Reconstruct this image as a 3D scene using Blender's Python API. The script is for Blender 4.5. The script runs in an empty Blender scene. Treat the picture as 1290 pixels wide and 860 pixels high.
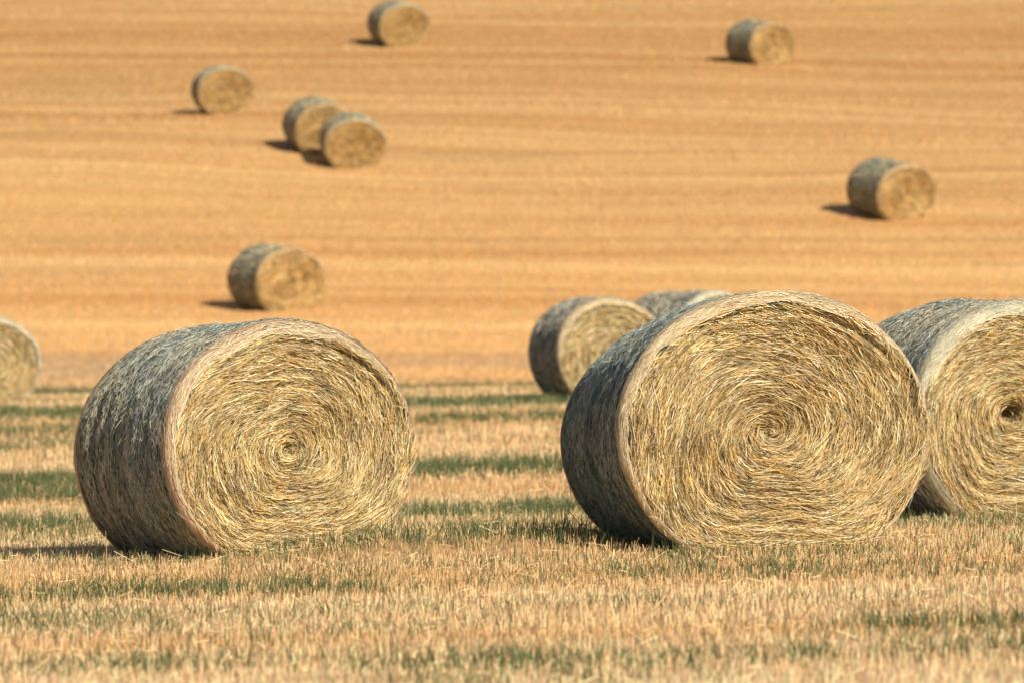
import bpy, math
import numpy as np
from mathutils import Vector, Matrix

rng = np.random.default_rng(7)
R = math.radians
scene = bpy.context.scene
col = scene.collection

# ---------------------------------------------------------------- camera
CAM_H = 1.14
cam_d = bpy.data.cameras.new("camera")
cam_d.lens = 200.0
cam_d.sensor_width = 36.0
cam_d.clip_start = 0.5
cam_d.clip_end = 6000.0
cam_d.dof.use_dof = True
cam_d.dof.focus_distance = 31.0
cam_d.dof.aperture_fstop = 4.6
cam = bpy.data.objects.new("camera", cam_d)
cam.location = (0, 0, CAM_H)
cam.rotation_euler = (R(90) + 10.0 / 7167.0, 0, 0)
col.objects.link(cam)
scene.camera = cam

# ---------------------------------------------------------------- light
SUN_EL, SUN_AZ = 36.0, 38.0          # azimuth: degrees to the right of straight behind the camera
sd = Vector((math.sin(R(SUN_AZ)) * math.cos(R(SUN_EL)),
             -math.cos(R(SUN_AZ)) * math.cos(R(SUN_EL)), math.sin(R(SUN_EL))))
world = bpy.data.worlds.new("World")
scene.world = world
world.use_nodes = True
nt = world.node_tree
bg = nt.nodes["Background"]
sky = nt.nodes.new("ShaderNodeTexSky")
sky.sky_type = 'NISHITA'
sky.sun_disc = False
sky.sun_elevation = R(SUN_EL)
sky.sun_rotation = math.atan2(sd.x, sd.y)
nt.links.new(sky.outputs[0], bg.inputs[0])
bg.inputs[1].default_value = 0.066
sl = bpy.data.lights.new("sun", 'SUN')
sl.energy = 4.9
sl.angle = R(0.5)
sl.color = (1.0, 0.90, 0.74)
so = bpy.data.objects.new("sun", sl)
so.rotation_euler = sd.to_track_quat('Z', 'Y').to_euler()
so.location = (20, -20, 30)
col.objects.link(so)

scene.view_settings.view_transform = 'Standard'
scene.view_settings.look = 'None'
scene.view_settings.exposure = 0.12
scene.view_settings.gamma = 1.0
scene.view_settings.use_curve_mapping = False
scene.render.engine = 'CYCLES'
scene.cycles.max_bounces = 5
scene.cycles.diffuse_bounces = 3
scene.cycles.use_denoising = True

# ---------------------------------------------------------------- noise
def _h(ix, iy, seed):
    n = (ix.astype(np.int64) * 374761393 + iy.astype(np.int64) * 668265263 + seed * 1442695041) & 0xffffffff
    n = ((n ^ (n >> 13)) * 1274126177) & 0xffffffff
    n = n ^ (n >> 16)
    return (n & 0xffff) / 65535.0

def vn(x, y, seed=0):
    x = np.asarray(x, float); y = np.asarray(y, float)
    ix = np.floor(x); iy = np.floor(y)
    fx = x - ix; fy = y - iy
    fx = fx * fx * (3 - 2 * fx); fy = fy * fy * (3 - 2 * fy)
    a = _h(ix, iy, seed); b = _h(ix + 1, iy, seed)
    c = _h(ix, iy + 1, seed); d = _h(ix + 1, iy + 1, seed)
    return (a * (1 - fx) + b * fx) * (1 - fy) + (c * (1 - fx) + d * fx) * fy

def fbm(x, y, seed=0, oct=3):
    s = 0; a = 1; t = 0
    for k in range(oct):
        s = s + a * vn(np.asarray(x) * 2 ** k + 17.3 * k, np.asarray(y) * 2 ** k + 5.1 * k, seed + k)
        t += a; a *= .55
    return s / t

def smooth(e0, e1, x):
    t = np.clip((x - e0) / (e1 - e0), 0, 1)
    return t * t * (3 - 2 * t)

# ---------------------------------------------------------------- terrain
_pd = np.array([-60, 0, 40, 50, 60, 82, 104, 109, 120, 130, 141, 150, 158, 167, 185, 200, 215, 300, 400, 600, 900, 3000.])
_pz = np.array([0, 0, 0, .10, .21, .45, .43, .40, .68, 1.25, 2.15, 3.3, 4.65, 6.3, 9.2, 11.8, 14.2, 26, 36, 44, 46, 46.])
_fd = np.arange(-60, 3000, 1.0)
_fz = np.interp(_fd, _pd, _pz)
_k = np.hanning(13); _k /= _k.sum()
_fz = np.convolve(np.pad(_fz, 6, mode='edge'), _k, mode='valid')

def zg(x, d, ridge_on=1.0):
    x = np.asarray(x, float); d = np.asarray(d, float)
    base = np.interp(d, _fd, _fz)
    tilt = 0.024 * np.clip(x, -60, 60) * (1 - smooth(85, 128, d)) * smooth(-30, 10, d)
    und = (fbm(x * .05, d * .09, 3) - .5) * .9 * smooth(120, 170, d)
    ridge = .11 * np.exp(-((d - 31.8) / .7) ** 2) * smooth(-1.7, -.7, x) * (1 - smooth(.30, .8, x))
    return base + tilt + und + ridge * ridge_on

def tone(x, d):
    """real colour of the stubble at a place (linear rgb)"""
    x = np.asarray(x, float); d = np.asarray(d, float)
    hill = smooth(105.5, 110.5, d + 3.2 * (fbm(x * .12, d * .1, 7, 3) - .5) * 2)
    dd = d + .9 * np.sin(x * .11) * hill
    b1 = fbm(x * .016, dd * .34, 11, 2)
    b2 = .6 * fbm(x * .030, dd * 1.15, 23, 2) + .4 * fbm(x * .05, dd * 2.6, 29, 2)
    b3 = fbm(x * .02, dd * .12, 31, 2)
    near_a = np.array([.86, .60, .345]); near_b = np.array([.72, .44, .20])
    hill_a = np.array([.88, .555, .24]); hill_b = np.array([.66, .345, .125])
    m = np.clip((b1 * .36 + b2 * .50 + b3 * .14 - .33) / .34, 0, 1)[..., None]
    near = near_a * m + near_b * (1 - m)
    far = hill_a * m + hill_b * (1 - m)
    h = hill[..., None]
    c = near * (1 - h) + far * h
    c = c * (1 - .20 * smooth(135, 190, d))[..., None]
    # brown grey, trampled patches at the foot of the hill and thin olive streaks higher up
    foot = smooth(106, 110, d) * (1 - smooth(121, 133, d)) * smooth(.25, .6, fbm(x * .06 + 3, d * .35, 41)) * .75
    c = c * (1 - foot[..., None]) + np.array([.52, .36, .21]) * foot[..., None]
    st = smooth(.68, .80, fbm(x * .07 + 9, dd * .8, 57, 2)) * hill * .22
    c = c * (1 - st[..., None]) + np.array([.34, .25, .11]) * st[..., None]
    return c

# green strips where regrowth stands between the combed rows: depth, half width (m), strength, x from, x to
BANDS = [(104.3, 2.3, 1.15, -20, 20), (77.5, 3.6, .95, -20, 20), (67.5, 2.8, .7, -20, 20), (61.5, 2.0, .45, -20, -2),
         (49.0, 1.7, 1.1, -20, 20), (45.6, 1.2, 1.0, -20, -2.6), (38.9, 1.4, 1.0, -1.2, .7), (39.5, 1.8, 1.0, -20, -2.2), (36.2, .7, .5, -20, 20), (33.2, .8, 1.0, -1.6, .6), (31.7, .55, .95, -1.5, .6), (30.9, .3, .5, -3.2, -.9),
         (34.6, 1.1, .5, 1.9, 20), (30.2, .55, .38, .2, 3.2), (32.4, .4, .35, -20, 20),
         (27.2, .42, .85, -2.4, -.5), (27.4, .4, .38, -.5, 20), (28.6, .35, .42, .1, 3.2), (22.7, .28, .6, .9, 20), (25.0, .3, .28, -20, 20), (24.2, .3, .32, -3.2, -1.4),
         (20.6, .34, .8, -.4, 20), (20.9, .4, .35, -20, -.4), (92.0, 1.5, .35, -20, 20)]

def green(x, d):
    x = np.asarray(x, float); d = np.asarray(d, float)
    g = np.zeros(np.broadcast(x, d).shape)
    wob = (fbm(x * .35, d * .05, 71, 2) - .5)
    for (c, w, s, x0, x1) in BANDS:
        dd = (d - c - wob * w * 1.3) / w
        m = np.exp(-dd ** 2 * 1.3) * s
        m = m * smooth(x0 - .5, x0 + .5, x) * (1 - smooth(x1 - .5, x1 + .5, x))
        g = np.maximum(g, m)
    pat = fbm(x * 1.1, d * .6, 83, 3)
    g = g * smooth(.18, .58, pat + .18 * g)
    g = g * (1 - (1 - smooth(.32, .55, fbm(x * .9 + 4, d * .5, 97, 2))) * .40 * (d < 45))
    g = np.maximum(g, .16 * smooth(.5, .75, fbm(x * .8, d * .5, 91, 3)) * (d < 106))
    return g * (d < 107.5)

# ---------------------------------------------------------------- mesh helpers
def mesh_np(name, verts, quads, colors=None, smooth_=False):
    me = bpy.data.meshes.new(name)
    nv, nf = len(verts), len(quads)
    k = quads.shape[1]
    me.vertices.add(nv); me.vertices.foreach_set('co', np.ascontiguousarray(verts, dtype=np.float32).ravel())
    me.loops.add(nf * k); me.loops.foreach_set('vertex_index', np.ascontiguousarray(quads, dtype=np.int32).ravel())
    me.polygons.add(nf); me.polygons.foreach_set('loop_start', np.arange(0, nf * k, k, dtype=np.int32))
    if smooth_:
        me.polygons.foreach_set('use_smooth', np.ones(nf, dtype=bool))
    if colors is not None:
        a = me.attributes.new('col', 'FLOAT_COLOR', 'POINT')
        c4 = np.ones((nv, 4), dtype=np.float32); c4[:, :3] = colors
        a.data.foreach_set('color', c4.ravel())
    me.update(); me.validate()
    return me

def obj(name, me, mat, parent=None):
    o = bpy.data.objects.new(name, me)
    me.materials.clear(); me.materials.append(mat)
    col.objects.link(o)
    if parent is not None:
        o.parent = parent
    return o

def grid_quads(nu, nv_, wrap=False):
    """grid (nu rows, nv_ columns), row-major; wrap closes the columns"""
    i = np.arange(nu - 1)[:, None]
    j = np.arange(nv_ if wrap else nv_ - 1)[None, :]
    j2 = (j + 1) % nv_
    return np.stack([i * nv_ + j, i * nv_ + j2, (i + 1) * nv_ + j2, (i + 1) * nv_ + j], -1).reshape(-1, 4)

def ribbons(P, side, width, colr):
    """P (N,K,3) centre lines, side (N,K,3) unit, width (N,K), colr (N,3) -> verts, quads, colours"""
    N, K, _ = P.shape
    A = P - side * width[..., None] * .5
    B = P + side * width[..., None] * .5
    V = np.stack([A, B], 2).reshape(-1, 3)
    n = np.arange(N)[:, None] * K * 2
    k = np.arange(K - 1)[None, :] * 2
    b = n + k
    Q = np.stack([b, b + 1, b + 3, b + 2], -1).reshape(-1, 4)
    C = np.repeat(colr, K * 2, axis=0)
    return V, Q, C

def merge(parts):
    V, Q, C, off = [], [], [], 0
    for v, q, c in parts:
        V.append(v); Q.append(q + off); C.append(c); off += len(v)
    return np.concatenate(V), np.concatenate(Q), np.concatenate(C)

# ---------------------------------------------------------------- materials
def attr_mat(name, rough=.8, spec=.25, noise=None, bump=0.0, transl=0.0):
    m = bpy.data.materials.new(name); m.use_nodes = True
    t = m.node_tree; b = t.nodes['Principled BSDF']
    b.inputs['Roughness'].default_value = rough
    b.inputs['Specular IOR Level'].default_value = spec
    a = t.nodes.new('ShaderNodeAttribute'); a.attribute_name = 'col'
    out = a.outputs['Color']
    if noise:
        sx, sy, sz, lo, hi = noise
        tc = t.nodes.new('ShaderNodeTexCoord')
        mp = t.nodes.new('ShaderNodeMapping'); mp.inputs['Scale'].default_value = (sx, sy, sz)
        t.links.new(tc.outputs['Object'], mp.inputs[0])
        n = t.nodes.new('ShaderNodeTexNoise'); n.inputs['Scale'].default_value = 1; n.inputs['Detail'].default_value = 4
        n.inputs['Roughness'].default_value = .65
        t.links.new(mp.outputs[0], n.inputs['Vector'])
        r = t.nodes.new('ShaderNodeMapRange')
        r.inputs[1].default_value = .3; r.inputs[2].default_value = .7
        r.inputs[3].default_value = lo; r.inputs[4].default_value = hi
        t.links.new(n.outputs[0], r.inputs[0])
        mx = t.nodes.new('ShaderNodeVectorMath'); mx.operation = 'SCALE'
        t.links.new(out, mx.inputs[0]); t.links.new(r.outputs[0], mx.inputs['Scale'])
        out = mx.outputs[0]
        if bump:
            bp = t.nodes.new('ShaderNodeBump'); bp.inputs['Strength'].default_value = .8
            bp.inputs['Distance'].default_value = bump
            t.links.new(n.outputs[0], bp.inputs['Height']); t.links.new(bp.outputs[0], b.inputs['Normal'])
    t.links.new(out, b.inputs['Base Color'])
    if transl:
        tr = t.nodes.new('ShaderNodeBsdfTranslucent'); t.links.new(out, tr.inputs[0])
        ms = t.nodes.new('ShaderNodeMixShader'); ms.inputs[0].default_value = transl
        t.links.new(b.outputs[0], ms.inputs[1]); t.links.new(tr.outputs[0], ms.inputs[2])
        t.links.new(ms.outputs[0], t.nodes['Material Output'].inputs[0])
    return m

M_GROUND = attr_mat('stubble_soil', .95, .1, (9, 5, 5, .72, 1.2), .03)
M_STUBBLE = attr_mat('cut_stalks', .75, .3, transl=.18)
M_GRASS = attr_mat('green_grass', .6, .35, transl=.3)
M_STRAW = attr_mat('cut_straw', .62, .35, (60, 60, 60, .8, 1.15))
M_WRAP = attr_mat('weathered_straw_under_net', .65, .3, (50, 90, 50, .8, 1.15))
M_EDGE = attr_mat('folded_net', .7, .3)
M_TWINE = attr_mat('red_twine_plastic', .5, .4)

# ---------------------------------------------------------------- ground sheet
def axis(segs):
    out = [segs[0][0]]
    for a, b, st in segs:
        n = max(1, int(round((b - a) / st)))
        out += list(a + (b - a) * np.arange(1, n + 1) / n)
    return np.array(out)
gx = axis([(-1500, -400, 110), (-400, -80, 20), (-80, -26, 3), (-26, 26, .65), (26, 80, 3), (80, 400, 20), (400, 1500, 110)])
gy = axis([(-60, 12, 3), (12, 240, .3), (240, 420, 4), (420, 2900, 80)])
X, Y = np.meshgrid(gx, gy)
Z = zg(X, Y) + (fbm(X * .9, Y * .9, 5, 2) - .5) * .035 * (Y > 14) * (Y < 240)
V = np.stack([X, Y, Z], -1).reshape(-1, 3)
T = tone(X, Y)
G = green(X, Y)[..., None]
hillf = smooth(106, 112, Y)[..., None]
litter = T * (.72 + .20 * hillf)
C = litter * (1 - .5 * G) + np.array([.11, .12, .05]) * .5 * G
ground = obj('ground', mesh_np('ground', V, grid_quads(len(gy), len(gx)), C.reshape(-1, 3), True), M_GROUND)
ground['kind'] = 'structure'
ground['label'] = 'harvested field rising into a long golden hillside'
ground['category'] = 'field'

# ---------------------------------------------------------------- stubble and regrowth
def scatter(d0, d1, dens, extra=3.0):
    k = .0905 * 1.12
    area = k * (d1 ** 2 - d0 ** 2) + 2 * extra * (d1 - d0)
    n = int(area * dens)
    d = []
    while sum(map(len, d)) < n:
        q = rng.uniform(d0, d1, n)
        keep = rng.random(n) < (k * q + extra) / (k * d1 + extra)
        d.append(q[keep])
    d = np.concatenate(d)[:n]
    x = rng.uniform(-1, 1, n) * (k * d + extra)
    return x, d

def blades(x, d, h, w, lean, colr, K=2, bend=0.0, taper=.7, sink=.01):
    n = len(x)
    z = zg(x, d) - sink
    az = rng.uniform(0, 2 * math.pi, n)
    lx, ly = np.cos(az) * lean, np.sin(az) * lean
    t = np.linspace(0, 1, K)[None, :]
    b = t + bend * t * t
    P = np.stack([x[:, None] + lx[:, None] * h[:, None] * b,
                  d[:, None] + ly[:, None] * h[:, None] * b,
                  z[:, None] + h[:, None] * t * (1 - .25 * bend * t * np.minimum(1, np.abs(lean))[:, None])], -1)
    ya = rng.uniform(-1.1, 1.1, n)
    side = np.stack([np.cos(ya), np.sin(ya), np.zeros(n)], -1)[:, None, :].repeat(K, 1)
    W = w[:, None] * (1 - (1 - taper) * t)
    return ribbons(P, side, W, colr)

parts = []
def add_stubble(d0, d1, dens, hm, wm, extra=3.0, jit=.22):
    x, d = scatter(d0, d1, dens, extra)
    g = green(x, d)
    clump = fbm(x * 3.1, d * 2.2, 101, 2)
    patch = fbm(x * .5, d * .7, 113, 3)
    keep = rng.random(len(x)) < np.clip(.30 + 1.5 * clump, 0, 1) * (1 - .45 * g)
    x, d, g, clump, patch = x[keep], d[keep], g[keep], clump[keep], patch[keep]
    n = len(x)
    h = hm * rng.lognormal(0, .28, n) * (.65 + .7 * patch)
    tall = rng.random(n) < .004
    h = np.where(tall, h * 1.8, h)
    w = wm * rng.uniform(.7, 1.4, n)
    lean = np.abs(rng.normal(0, .27, n))
    c = tone(x, d) * rng.normal(1.08, jit, n)[:, None].clip(.35, 1.6)
    br = (rng.random(n) < .09) & (d < 106)
    c[br] *= np.array([.50, .42, .42])
    pale = rng.random(n) < .15
    c[pale] = c[pale] * .5 + np.array([.82, .68, .46]) * .5
    parts.append(blades(x, d, h, w, lean, np.clip(c, .02, .86)))
add_stubble(13, 26, 680, .040, .0042, 2.5, .30)
add_stubble(26, 46, 720, .044, .0038, 3.0, .28)
add_stubble(46, 75, 150, .060, .0085, 7.0)
add_stubble(75, 108, 90, .060, .014, 12.0, .18)
add_stubble(108, 150, 52, .055, .020, 14.0, .07)
add_stubble(150, 240, 26, .06, .030, 16.0, .06)
# loose cut straws lying between the stalks
x, d = scatter(14, 48, 13, 2.5)
n = len(x)
az = rng.uniform(0, math.pi, n); L = rng.uniform(.03, .11, n)
t = np.array([-.5, .5])[None, :]
zz = zg(x, d) + rng.uniform(.01, .05, n)
sl_ = rng.normal(0, .5, n)
P = np.stack([x[:, None] + np.cos(az)[:, None] * L[:, None] * t, d[:, None] + np.sin(az)[:, None] * L[:, None] * t,
              zz[:, None] + sl_[:, None] * L[:, None] * t], -1)
side = np.stack([-np.sin(az) * .5, np.cos(az) * .5, np.full(n, .86)], -1)[:, None, :].repeat(2, 1)
c = tone(x, d) * rng.normal(1.1, .2, n)[:, None].clip(.5, 1.5)
parts.append(ribbons(P, side, np.full((n, 2), .0042), np.clip(c, .03, .85)))
for lx, ly, lw in ((-1.2, 31.1, 1.0), (1.42, 31.2, 1.15), (3.3, 37.3, 1.0)):
    n = 22
    x = lx + rng.uniform(-1, 1, n) * lw; d = ly - .1 + np.abs(rng.normal(0, .3, n)) * rng.choice([-1, 1], n)
    az = rng.normal(0, .7, n); L = rng.uniform(.03, .13, n)
    zz = zg(x, d) + rng.uniform(.03, .075, n); sl_ = rng.normal(0, .35, n)
    P = np.stack([x[:, None] + np.cos(az)[:, None] * L[:, None] * t, d[:, None] + np.sin(az)[:, None] * L[:, None] * t,
                  zz[:, None] + sl_[:, None] * L[:, None] * t], -1)
    side = np.stack([-np.sin(az) * .5, np.cos(az) * .5, np.full(n, .86)], -1)[:, None, :].repeat(2, 1)
    parts.append(ribbons(P, side, np.full((n, 2), .0038), np.clip(np.array([.74, .56, .28]) * rng.normal(1, .2, n)[:, None], .05, .85)))
V, Q, C = merge(parts)
st = obj('stubble', mesh_np('stubble', V, Q, C), M_STUBBLE)
st['kind'] = 'stuff'; st['label'] = 'short cut golden stubble covering the whole field'; st['category'] = 'stubble'

parts = []
def add_grass(d0, d1, dens, hm, wm):
    x, d = scatter(d0, d1, dens, 3.0)
    g = green(x, d)
    tuft = fbm(x * 5.5, d * 2.0, 131, 3)
    keep = rng.random(len(x)) < g * smooth(.2, .6, tuft) * 1.9
    x, d, g = x[keep], d[keep], g[keep]
    n = len(x)
    h = hm * rng.lognormal(0, .3, n) * (.7 + .45 * g)
    c = np.array([.095, .145, .055])[None, :] * rng.lognormal(0, .28, n)[:, None]
    dry = rng.random(n) < .25
    c[dry] = c[dry] * .4 + np.array([.30, .28, .12]) * .6
    parts.append(blades(x, d, h, wm * rng.uniform(.7, 1.4, n), np.abs(rng.normal(0, .35, n)), c, 3, .6, .35))
add_grass(14, 29, 1300, .080, .0054)
add_grass(29, 54, 800, .085, .0052)
add_grass(54, 108, 200, .10, .012)
V, Q, C = merge(parts)
gr = obj('grass', mesh_np('grass', V, Q, C), M_GRASS)
gr['kind'] = 'stuff'; gr['label'] = 'green grass regrowing in strips between the stubble rows'; gr['category'] = 'grass'

# ---------------------------------------------------------------- round bales
class Shape:
    def __init__(s, W, H, L, seed, cx=.03, cz=-.03, rc=.075, lump=1.0, taper=0.0, hole=.04):
        s.lump, s.taper, s.hole = lump, taper, hole
        s.a, s.H, s.L, s.seed, s.rc = W / 2, H, L, seed, rc
        s.c = np.array([cx, cz])
        s.zf = .485 * H                      # height of the origin over the flattened base
    def warp(s, P):
        f = 1 - s.taper * (P[..., 1] / s.L + .5)
        P[..., 0] *= f; P[..., 2] *= f
        return P
    def rcf(s, p):
        return s.rc * (.24 + .96 * np.clip(.5 + .5 * np.cos(p - 1.75), 0, 1) ** 1.5)
    def rim(s, p):
        """outline of the cross-section round the bale's middle, (x, z)"""
        x = s.a * np.cos(p)
        sn = np.sin(p)
        z = np.where(sn > 0, s.H * .525 * sn, s.H * .56 * sn)
        lim = s.zf
        az_ = -z
        soft = az_ - .035 * np.logaddexp(0, (az_ - lim) / .035)
        z = np.where(sn > 0, z, -soft)
        lump = 1 + .012 * (vn(p / (2 * math.pi) * 9 % 9, p * 0, s.seed) - .5) * (np.abs(np.sin(p / 2)) ** .3)
        return np.stack([x * lump, z], -1)
    def dish(s, u, p):
        """how far the straw end stands in front (+) or behind (-) of the rim plane"""
        q = p / (2 * math.pi)
        sp = u * 7 - q * 1.0
        ring = np.sin(sp * 2 * math.pi) * .004
        big = (vn(u * 2.6 * np.cos(p) + 5, u * 2.6 * np.sin(p) + 5, s.seed + 3) - .5) * .10 * s.lump
        groove = -.032 * np.exp(-((u - .955) / .028) ** 2) * np.clip(.25 + np.sin(p + .15), 0, 1)
        fine = (vn(u * 22, (np.abs(q % 1 - .5)) * 14, s.seed + 4) - .5) * .014
        hole = -s.hole * np.exp(-(u / .075) ** 2)
        dishv = -.085 * (1 - u ** 2.4)
        return (dishv + groove + ring + big * np.clip(1.05 - u, 0, 1) ** .6 * 1.2 + fine + hole)
    def face(s, u, p, end=-1):
        r = s.rim(p)
        ir = np.linalg.norm(r, axis=-1, keepdims=True)
        r = r * (1 - s.rcf(p)[..., None] * .97 / ir)
        xz = s.c + np.asarray(u)[..., None] * (r - s.c)
        y = end * (s.L / 2 + s.dish(u, p))
        return s.warp(np.stack([xz[..., 0], y, xz[..., 1] + s.zf], -1))
    def side(s, v, p, off=0.0):
        """barrel: v -1..1 along the axis, rounded at both ends"""
        r = s.rim(p)
        ln = np.linalg.norm(r, axis=-1)
        y = v * s.L / 2
        rc = s.rcf(p) + 0 * y
        over = np.clip(np.abs(y) - (s.L / 2 - rc), 0, rc)
        inset = rc - np.sqrt(np.maximum(rc ** 2 - over ** 2, 0))
        q = p / (2 * math.pi) % 1
        dent = (vn(v * 2.6 + 7, np.abs(q - .5) * 9, s.seed + 9) - .5) * .035 + (vn(v * 9, np.abs(q - .5) * 24, s.seed + 10) - .5) * .010
        dent = dent + .010 * (1 - v * v) + (vn(v * 13 + 3, np.abs(q - .5) * 3, s.seed + 12) - .5) * .012
        k = (ln - inset + (dent + off) * (inset < rc * .6)) / ln
        return s.warp(np.stack([r[..., 0] * k, y, r[..., 1] * k + s.zf], -1))

def pal(n, cols, wts):
    cols = np.array(cols); i = rng.choice(len(cols), n, p=np.array(wts) / sum(wts))
    return cols[i]

STRAW = [(.88, .72, .45), (.78, .56, .25), (.68, .44, .155), (.38, .31, .13), (.20, .15, .065), (.66, .56, .37)]

def face_mesh(s, end, ncl, per, wid, ftint=(1, 1, 1), cnt_u=26):
    # backing sheet
    uu = np.linspace(0, 1, cnt_u)[:, None]; pp = (np.arange(96) / 96 * 2 * math.pi)[None, :]
    U, Pp = np.broadcast_arrays(uu, pp)
    Vb = s.face(U * 1.0, Pp, end)
    Vb[..., 1] -= end * .018
    Qb = grid_quads(cnt_u, 96, True)
    if end > 0: Qb = Qb[:, ::-1]
    Cb = np.tile(np.array([.15, .11, .045]), (cnt_u * 96, 1))
    out = [(Vb.reshape(-1, 3), Qb, Cb)]
    # straws, lying in flakes that follow the winding
    sc = math.sqrt(s.a * s.H / 2)
    cu = np.sqrt(rng.random(ncl)) * 1.0
    cp = rng.uniform(0, 2 * math.pi, ncl)
    cdl = rng.normal(.14, .17, ncl) + .55 * (vn(cu * 3.2 * np.cos(cp) + 30, cu * 3.2 * np.sin(cp) + 30, s.seed + 25) - .5)
    cdl += rng.normal(0, .6, ncl) * np.exp(-(cu / .13) ** 2)
    ch = rng.uniform(-.016, .020, ncl)
    spir = (cu * 8.5 - cp / (2 * math.pi)) * 2 * math.pi
    ch += .006 * np.sin(spir)
    ctone = rng.normal(1.03, .12, ncl) * (1 + .15 * np.sin(spir + 1)) * (.86 + .28 * vn(cu * 4 * np.cos(cp) + 9, cu * 4 * np.sin(cp) + 9, s.seed + 20))
    ctone *= rng.choice([1, .45], ncl, p=[.83, .17])  # some flakes coloured dark to stand in for shaded crevices
    n = ncl * per
    rp = lambda a: np.repeat(a, per)
    u = rp(cu) + rng.normal(0, .016, n)
    u = np.clip(np.abs(u), .012, 1.015)
    p = rp(cp) + rng.normal(0, .035, n) / np.maximum(u, .12)
    dl = rp(cdl) + rng.normal(0, .16, n)
    stray = rng.random(n) < .016
    dl = np.where(stray, rng.uniform(-1.5, 1.5, n), dl)
    ln = rng.gamma(3.2, .030, n).clip(.025, .26)
    ln = np.minimum(ln, .045 + u * sc * .55)
    K = 5
    t = np.linspace(-.5, .5, K)[None, :]
    rr = (u * sc)[:, None]
    du = ln[:, None] * t * np.sin(dl)[:, None] / sc
    dp = ln[:, None] * t * np.cos(dl)[:, None] / np.maximum(rr, .035)
    bend = rng.normal(0, .10, n)[:, None] * (t ** 2) * ln[:, None] / sc
    uk = np.clip(np.abs(u[:, None] + du + bend), 0.0, 1.03)
    pk = p[:, None] + dp
    P = s.face(uk, pk, end)
    mid = P[:, 2:3]; tg = (P[:, 3:4] - P[:, 1:2]) * 2
    P = P * .5 + (mid + tg * t[..., None]) * .5
    up = rp(ch) + rng.normal(0, .006, n) + np.where(stray, .016, 0)
    tl = rng.normal(0, .05, n)
    lift = up[:, None] + tl[:, None] * t * ln[:, None] * 2
    lift = np.maximum(lift, -.016) * np.clip((1.05 - uk) * 14, .35, 1)
    P[..., 1] += end * lift
    rad = np.stack([np.cos(pk), np.zeros_like(pk), np.sin(pk)], -1)
    roll = rng.normal(0, .75, n)[:, None, None]
    side = np.cos(roll) * rad + np.sin(roll) * np.array([0, end, 0.])
    W = (wid * rng.uniform(.6, 1.5, n))[:, None] * np.array([.55, 1, 1, 1, .45])[None, :]
    c = pal(n, STRAW, [.19, .32, .20, .12, .08, .09]) * np.array(ftint) * rp(ctone)[:, None] * rng.normal(1, .10, n)[:, None]
    out.append(ribbons(P, side, W, np.clip(c, .02, .9)))
    V, Q, C = merge(out)
    return mesh_np('straw_end', V, Q, C)

WRAP = [(.46, .47, .41), (.26, .31, .30), (.10, .16, .19), (.66, .63, .52), (.10, .10, .08), (.54, .45, .32)]

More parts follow.
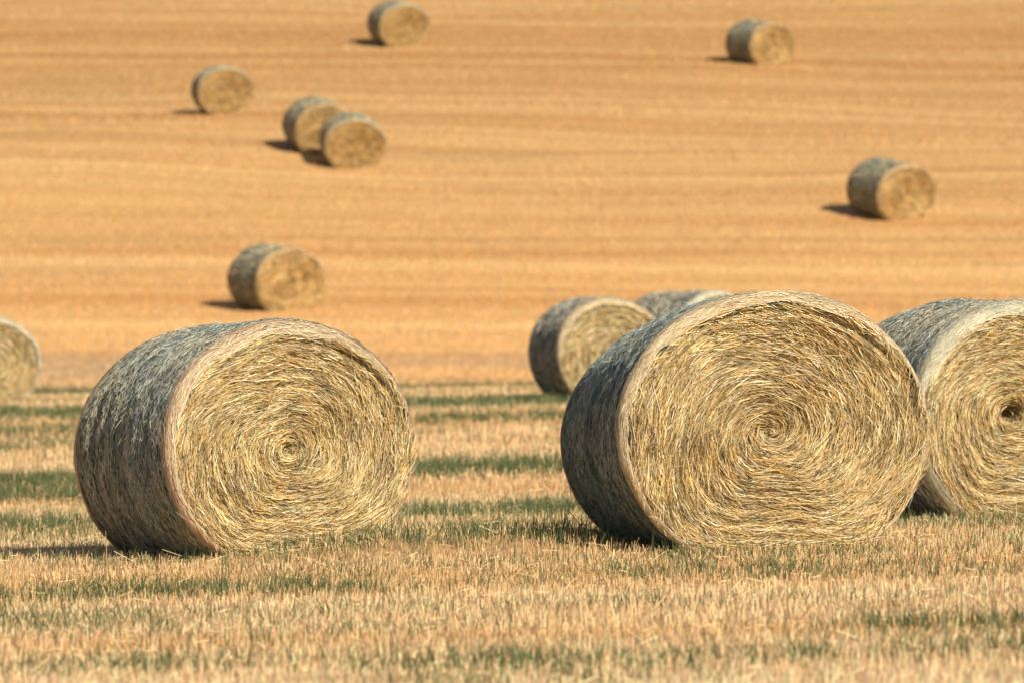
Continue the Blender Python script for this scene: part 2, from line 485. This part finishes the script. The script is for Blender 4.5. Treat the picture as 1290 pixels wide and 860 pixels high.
def wrap_mesh(s, n, wid, band, tintc):
    nu, npz = 34, 128
    v = np.linspace(-1, 1, nu)[:, None]; p = (np.arange(npz) / npz * 2 * math.pi)[None, :]
    Vv, Pp = np.broadcast_arrays(v, p)
    Vb = s.side(Vv, Pp, -.004)
    Cb = np.tile(np.array([.07, .10, .105]), (nu * npz, 1)) * (.75 + .5 * fbm(Vv * 4, np.abs(Pp - math.pi) * 8, s.seed + 30))[..., None].reshape(-1, 1) * np.array(tintc)
    out = [(Vb.reshape(-1, 3), grid_quads(nu, npz, True)[:, ::-1], Cb)]
    vv = rng.uniform(-1, 1, n) * (1 - band / s.L * 1.0)
    pp = rng.uniform(0, 2 * math.pi, n)
    ln = rng.gamma(3, .017, n).clip(.012, .16)
    dl = rng.normal(0, .13, n)
    st_ = rng.random(n) < .05
    dl = np.where(st_, rng.normal(0, .7, n), dl)
    K = 4
    t = np.linspace(-.5, .5, K)[None, :]
    vk = np.clip(vv[:, None] + ln[:, None] * t * np.sin(dl)[:, None] * 2 / s.L, -1, 1)
    pk = pp[:, None] + ln[:, None] * t * np.cos(dl)[:, None] / (s.a * .95)
    off = rng.uniform(-.003, .008, n)[:, None] + (rng.normal(0, .05, n)[:, None] * ln[:, None] * 4) * t
    P = s.side(vk, pk, off)
    rad = np.stack([np.cos(pk), np.zeros_like(pk), np.sin(pk)], -1)
    roll = rng.normal(0, .6, n)[:, None, None]
    side = np.cos(roll) * np.array([0, 1., 0]) + np.sin(roll) * rad
    W = (wid * rng.uniform(.5, 1.5, n))[:, None] * np.array([.5, 1, 1, .5])[None, :]
    tn = .5 * fbm(vv * 3.5 + 3, np.abs(pp - math.pi) * 5, s.seed + 33) + .5 * vn(vv * 13 + 3, np.abs(pp - math.pi) * .5, s.seed + 12)  # tone follows the barrel grooves, painting shade into the dents
    bg_ = smooth(.38, .62, fbm(vv * 1.6 + 11, np.abs(pp - math.pi) * 2.2, s.seed + 37, 2) + rng.normal(0, .10, n))[:, None]
    warm = pal(n, [(.60, .55, .42), (.74, .67, .52), (.46, .38, .27), (.38, .37, .30), (.12, .11, .09)], [.32, .22, .2, .14, .12])
    cold = pal(n, WRAP, [.27, .26, .16, .14, .09, .08])
    c = (warm * bg_ + cold * (1 - bg_)) * rng.normal(1, .15, n)[:, None] * (.58 + .84 * tn)[:, None]
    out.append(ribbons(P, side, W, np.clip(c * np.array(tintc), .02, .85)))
    # hairs that stick out of the wrap
    m = n // 40
    vv = rng.uniform(-.97, .97, m); pp = rng.uniform(0, 2 * math.pi, m)
    P0 = s.side(vv[:, None], pp[:, None])[:, 0]
    dirn = np.stack([np.cos(pp), rng.normal(0, .5, m), np.sin(pp)], -1) + rng.normal(0, .5, (m, 3))
    tang = np.stack([-np.sin(pp), np.zeros(m), np.cos(pp)], -1) * rng.choice([-1, 1], m)[:, None]
    dirn = dirn * .5 + tang
    dirn /= np.linalg.norm(dirn, axis=1, keepdims=True)
    hl = rng.gamma(2, .011, m)[:, None, None]
    P = P0[:, None, :] + dirn[:, None, :] * hl * np.array([0, .5, 1.])[None, :, None]
    side = np.repeat(rng.normal(0, 1, (m, 1, 3)), 3, 1); side /= np.linalg.norm(side, axis=-1, keepdims=True)
    c = pal(m, STRAW, [.3, .3, .15, .1, .1, .05])
    out.append(ribbons(P, side, np.full((m, 3), wid * .7), c))
    V, Q, C = merge(out)
    return mesh_np('net_wrap', V, Q, C, False)

def band_mesh(s, end, band, n, wid, cols, wts, basec, etint=(1, 1, 1)):
    """net folded over the edge: a strip round the rim, just proud of the wrap, covered with its threads"""
    npz = 160
    p = np.arange(npz) / npz * 2 * math.pi
    def at(tt, p, off):
        # tt 0..1 along the profile
        rc = s.rcf(p)
        sweep = 1.45 + .5 * (vn(np.abs(p - math.pi) * 5, 0 * p, s.seed + 60) - .5)
        tot = band + rc * np.clip(sweep, 1.25, 1.6)
        q = tt * tot
        r = s.rim(p); ln_ = np.linalg.norm(r, axis=-1)
        al = np.clip((q - band) / rc, 0, math.pi / 2)
        inset = rc * (1 - np.cos(al))
        y = (s.L / 2 - rc) - np.clip(band - q, 0, 1) + rc * np.sin(al)
        dent = (vn(y / s.L * 2 * 2.6 * end + 7, np.abs(p / (2 * math.pi) % 1 - .5) * 9, s.seed + 9) - .5) * .035 \
            + (vn(y / s.L * 2 * 9 * end, np.abs(p / (2 * math.pi) % 1 - .5) * 24, s.seed + 10) - .5) * .010
        o = off + .007
        k = (ln_ - inset + (dent) * (al < .8) + o * np.cos(al)) / ln_
        return s.warp(np.stack([r[..., 0] * k, end * (y + o * np.sin(al)), r[..., 1] * k + s.zf], -1))
    tt = np.linspace(0, 1, 11)[:, None]
    Tt, Pp = np.broadcast_arrays(tt, p[None, :])
    edge = (vn(Pp * 6, Pp * 0, s.seed + 50) - .5) * .10 * (Tt == 0)
    Vb = at(np.clip(Tt + edge, 0, 1), Pp, 0)
    Qb = grid_quads(11, npz, True)
    if end < 0: Qb = Qb[:, ::-1]
    Cb = np.tile(np.array(basec), (11 * npz, 1)) * (.85 + .3 * vn(Tt * 9, Pp * 5, s.seed + 51))[..., None].reshape(-1, 1)
    out = [(Vb.reshape(-1, 3), Qb, Cb)]
    tt = rng.random(n); pp = rng.uniform(0, 2 * math.pi, n)
    ln = rng.gamma(3, .03, n).clip(.02, .25)
    K = 4
    t = np.linspace(-.5, .5, K)[None, :]
    tk = np.clip(tt[:, None] + rng.normal(0, .35, n)[:, None] * ln[:, None] * t * 5, 0, 1)
    pk = pp[:, None] + ln[:, None] * t / (s.a * .95)
    P = at(tk, pk, rng.uniform(.000, .006, n)[:, None])
    al = np.clip((tk * (band + s.rcf(pk) * 1.4) - band) / s.rcf(pk), 0, math.pi / 2)
    rad = np.stack([np.cos(pk), 0 * pk, np.sin(pk)], -1)
    side = np.cos(al)[..., None] * np.array([0, end, 0.]) - np.sin(al)[..., None] * rad
    c = pal(n, cols, wts) * rng.normal(1, .12, n)[:, None]
    out.append(ribbons(P, side, np.full((n, K), wid) * rng.uniform(.5, 1.4, n)[:, None], np.clip(c, .02, .88)))
    V, Q, C = merge(out)
    return mesh_np('edge_band', V, Q, C * np.array(etint)), at

def twine_mesh(at, tts, rad, colr, seed):
    out = []
    n = 240
    for k, (tt, amp, a0, a1) in enumerate(tts):
        p = np.linspace(R(a0), R(a1), n)
        wob = tt + (vn(np.abs(p - math.pi) * 4, p * 0, seed + k) - .5) * amp + (vn(p * 22 + 40, p * 0, seed + k) - .5) * .10
        Pc = at(np.clip(wob, 0, 1), p, .006)
        T = np.gradient(Pc, axis=0); T /= np.linalg.norm(T, axis=1, keepdims=True)
        A = np.cross(T, np.array([.1, 1., .05])); A /= np.linalg.norm(A, axis=1, keepdims=True)
        B = np.cross(T, A)
        ring = [Pc + rad * (A * math.cos(a) + B * math.sin(a)) for a in np.arange(5) / 5 * 2 * math.pi]
        Vt = np.stack(ring, 1)
        Qt = grid_quads(n, 5, True)
        out.append((Vt.reshape(-1, 3), Qt, np.tile(np.array(colr), (n * 5, 1))))
    V, Q, C = merge(out)
    return mesh_np('red_twine', V, Q, C, True)

PINK = [(.74, .60, .38), (.70, .51, .37), (.60, .48, .27), (.30, .25, .14), (.84, .72, .50), (.56, .36, .26)]
PALE = [(.70, .66, .48), (.58, .54, .38), (.40, .36, .24), (.48, .52, .42), (.78, .72, .54)]

def make_bale(W, H, L, seed, detail, style='pink', cx=.03, cz=-.03, tint=(1, 1, 1), band=.016, twine=None, ftint=(1, 1, 1), taper=0.0, hole=.04):
    root = bpy.data.objects.new('hay_bale', None); root.empty_display_size = .3
    col.objects.link(root)
    s = Shape(W, H, L, seed, cx, cz, lump=(1.0 if detail == 3 else .3), taper=taper, hole=hole)
    ncl, per, wid, nw, nb = {3: (6800, 9, .0031, 66000, 3200), 2: (2600, 6, .0075, 12000, 1400), 1: (2200, 5, .011, 6000, 800)}[detail]
    obj('straw_end', face_mesh(s, -1, ncl, per, wid, ftint), M_STRAW, root)
    obj('straw_end', face_mesh(s, 1, max(400, ncl // 3), per, wid * 1.4, ftint), M_STRAW, root)
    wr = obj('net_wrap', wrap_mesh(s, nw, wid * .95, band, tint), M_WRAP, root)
    cols = PINK if style == 'pink' else PALE
    wts = [.22, .14, .22, .18, .2, .04] if style == 'pink' else [.3, .2, .2, .1, .2]
    basec = (.42, .33, .18) if style == 'pink' else (.44, .41, .29)
    for e in (-1, 1):
        bm_, at = band_mesh(s, e, band, nb, wid * .9, cols, wts, basec, (1, 1, 1) if detail > 1 else (.84, .76, .64))
        eb = obj('edge_band', bm_, M_EDGE, wr)
        if twine and e < 0:
            obj('red_twine', twine_mesh(at, twine, .0019, (.46, .18, .14), seed), M_TWINE, wr)
    return root, s

def place(root, px, py, theta, spin=0):
    """bale stands with its front end centred at (px, py) on the ground, turned theta degrees"""
    L = root['_L']
    th = R(theta)
    nx, ny = math.sin(th), -math.cos(th)
    cx, cy = px - nx * L / 2, py - ny * L / 2
    e = .7
    gxs = float(zg(cx + e, cy) - zg(cx - e, cy)) / (2 * e)
    gys = float(zg(cx, cy + e) - zg(cx, cy - e)) / (2 * e)
    up = Vector((-gxs, -gys, 1)).normalized()
    f = Vector((-nx, -ny, 0)); f = (f - up * f.dot(up)).normalized()
    r = f.cross(up)
    m = Matrix((r, f, up)).transposed().to_4x4()
    m.translation = Vector((cx, cy, float(zg(cx, cy)) - .02))
    root.matrix_world = m

def tag(o, label, cat, group=None):
    o['label'] = label; o['category'] = cat
    if group: o['group'] = group

GROUP = 'round bales standing about the stubble field'
def copy_bale(src):
    r = src.copy(); col.objects.link(r)
    for ch in src.children:
        c = ch.copy(); col.objects.link(c); c.parent = r
        for g in ch.children:
            d_ = g.copy(); col.objects.link(d_); d_.parent = c
    return r

FPX = 7167.0
def depth_for(px, ybase):
    """depth at which the ground lies on this line of sight"""
    ds = np.arange(15, 260, .02)
    y = 440 - FPX * (zg((px - 645) / FPX * ds, ds, 0) - CAM_H) / ds
    return float(ds[np.argmax(y <= ybase)])

# --- the five nearer bales, each with its own size
def hero(px, ybase, W, H, L, th, seed, detail, style, label, **kw):
    d = depth_for(px, ybase)
    root, s = make_bale(W, H, L, seed, detail, style, **kw)
    root['_L'] = L
    place(root, (px - 645) / FPX * d, d, th)
    del root['_L']
    print('BALE', px, round(d, 1), round(FPX / d * H))
    tag(root, label, 'hay bale', GROUP)
    return root

hero(376, 701, 1.60, 1.32, 1.16, 32, 11, 3, 'pink', 'large bale at the front left with thin red twine round its edge', twine=[(.45, .10, 75, 235), (.80, .2, 95, 250), (.62, .3, -30, 60)], tint=(.90, .97, .98), taper=.015)
hero(976, 693, 1.80, 1.455, 1.48, 17.0, 23, 3, 'pink', 'biggest round bale in the front right, its barrel mostly in blue shade', cx=.0, cz=-.02, taper=.125, hole=.02, tint=(.62, .79, .90))  # barrel tint darker and bluer, putting part of its shade into the colour
hero(1300, 652, 1.58, 1.37, 1.28, 23, 37, 3, 'pale', 'bale cut off by the right edge, with pale net rim and dark hollow core', cx=-.07, cz=.02, tint=(1.0, 1.04, 1.02), band=.045, hole=.11)
hero(773, 503, 1.60, 1.40, 1.32, 18, 41, 2, 'pink', 'blurred round bale with dark shaded barrel just left behind the biggest front bale')
hero(910, 492, 1.76, 1.49, 1.5, 38, 43, 2, 'pale', 'round bale almost hidden behind the biggest front bale, only its grey top showing', tint=(1.35, 1.25, 1.12))
hero(-12, 508, 1.70, 1.42, 1.28, 12, 47, 2, 'pale', 'round bale cut off by the left edge beside the green strip')

# --- bales up the hillside
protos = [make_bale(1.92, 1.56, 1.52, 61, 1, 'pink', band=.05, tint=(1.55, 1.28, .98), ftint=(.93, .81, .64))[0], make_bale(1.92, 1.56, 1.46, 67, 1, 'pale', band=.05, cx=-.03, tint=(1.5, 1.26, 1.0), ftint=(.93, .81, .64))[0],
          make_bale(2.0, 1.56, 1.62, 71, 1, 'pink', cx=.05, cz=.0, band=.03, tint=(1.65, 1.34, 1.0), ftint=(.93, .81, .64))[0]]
used = [False] * 3
HILL = [
    (365, 392, 31, 0, 1.00, 'lowest round bale on the hillside, above the front left bale'),
    (1139, 276, 30, 2, .98, 'bale on the right of the hillside, above the bale the right edge cuts off'),
    (447, 213, 9, 1, .97, 'nearer of the two bales standing close together on the hillside'),
    (408, 195, 17, 0, 1.0, 'round bale partly hidden behind its close neighbour on the hillside'),
    (286, 144, 12, 1, .95, 'leftmost round bale on the upper hillside, alone with a short shadow'),
    (971, 82, 33, 2, .93, 'topmost bale on the right half of the hill, its barrel lit tan'),
    (510, 59, 19, 1, .97, 'highest round bale of all, touching the top edge of the view'),
]
for px, yb, th, k, sc, label in HILL:
    d = depth_for(px, yb)
    if not used[k]:
        b = protos[k]; used[k] = True
    else:
        b = copy_bale(protos[k])
    b['_L'] = 1.4
    place(b, (px - 645) / FPX * d, d, th)
    del b['_L']
    b.matrix_world = b.matrix_world @ Matrix.Diagonal((sc, sc, sc, 1))
    print('HILL', px, round(d, 1), round(FPX / d * 1.45 * sc))
    tag(b, label, 'hay bale', GROUP)

# ---------------------------------------------------------------- dry stems by the bales
M_STEM = attr_mat('dry_stem_brown', .8, .2)
def stem(name, pts, r0, label):
    pts = np.array(pts, float)
    tt = np.linspace(0, len(pts) - 1, 14)
    Pc = np.stack([np.interp(tt, np.arange(len(pts)), pts[:, k]) for k in range(3)], -1)
    Pc[1:-1] = (Pc[:-2] + Pc[1:-1] * 2 + Pc[2:]) / 4
    o0 = Pc[0].copy(); Pc = Pc - o0
    T = np.gradient(Pc, axis=0); T /= np.linalg.norm(T, axis=1, keepdims=True)
    A = np.cross(T, [.2, 1., .1]); A /= np.linalg.norm(A, axis=1, keepdims=True); B = np.cross(T, A)
    rr = (r0 * (1 - .6 * np.linspace(0, 1, 14)))[:, None]
    Vt = np.stack([Pc + rr * (A * math.cos(a) + B * math.sin(a)) for a in np.arange(6) / 6 * 2 * math.pi], 1)
    o = obj(name, mesh_np(name, Vt.reshape(-1, 3), grid_quads(14, 6, True), np.tile([.42, .30, .17], (84, 1)), True), M_STEM)
    o.location = o0
    tag(o, label, 'plant stem', 'dry stems standing in the stubble')
def W2(px, py, d): return ((px - 645) / FPX * d, d, CAM_H - (py - 440) / FPX * d)
stem('dry_stem', [W2(742, 690, 31.6), W2(733, 664, 31.7), W2(715, 640, 31.9)], .005, 'thick dry stem leaning against the shaded barrel of the biggest bale')
stem('dry_stem', [W2(735, 668, 31.75), W2(745, 655, 31.7), W2(757, 652, 31.65)], .003, 'thin bent twig beside the thick leaning stem at the biggest bale')
stem('dry_stem', [W2(134, 706, 31.4), W2(134, 690, 31.4), W2(133, 668, 31.42)], .0035, 'upright dry stalk in front of the left bale near its back corner')
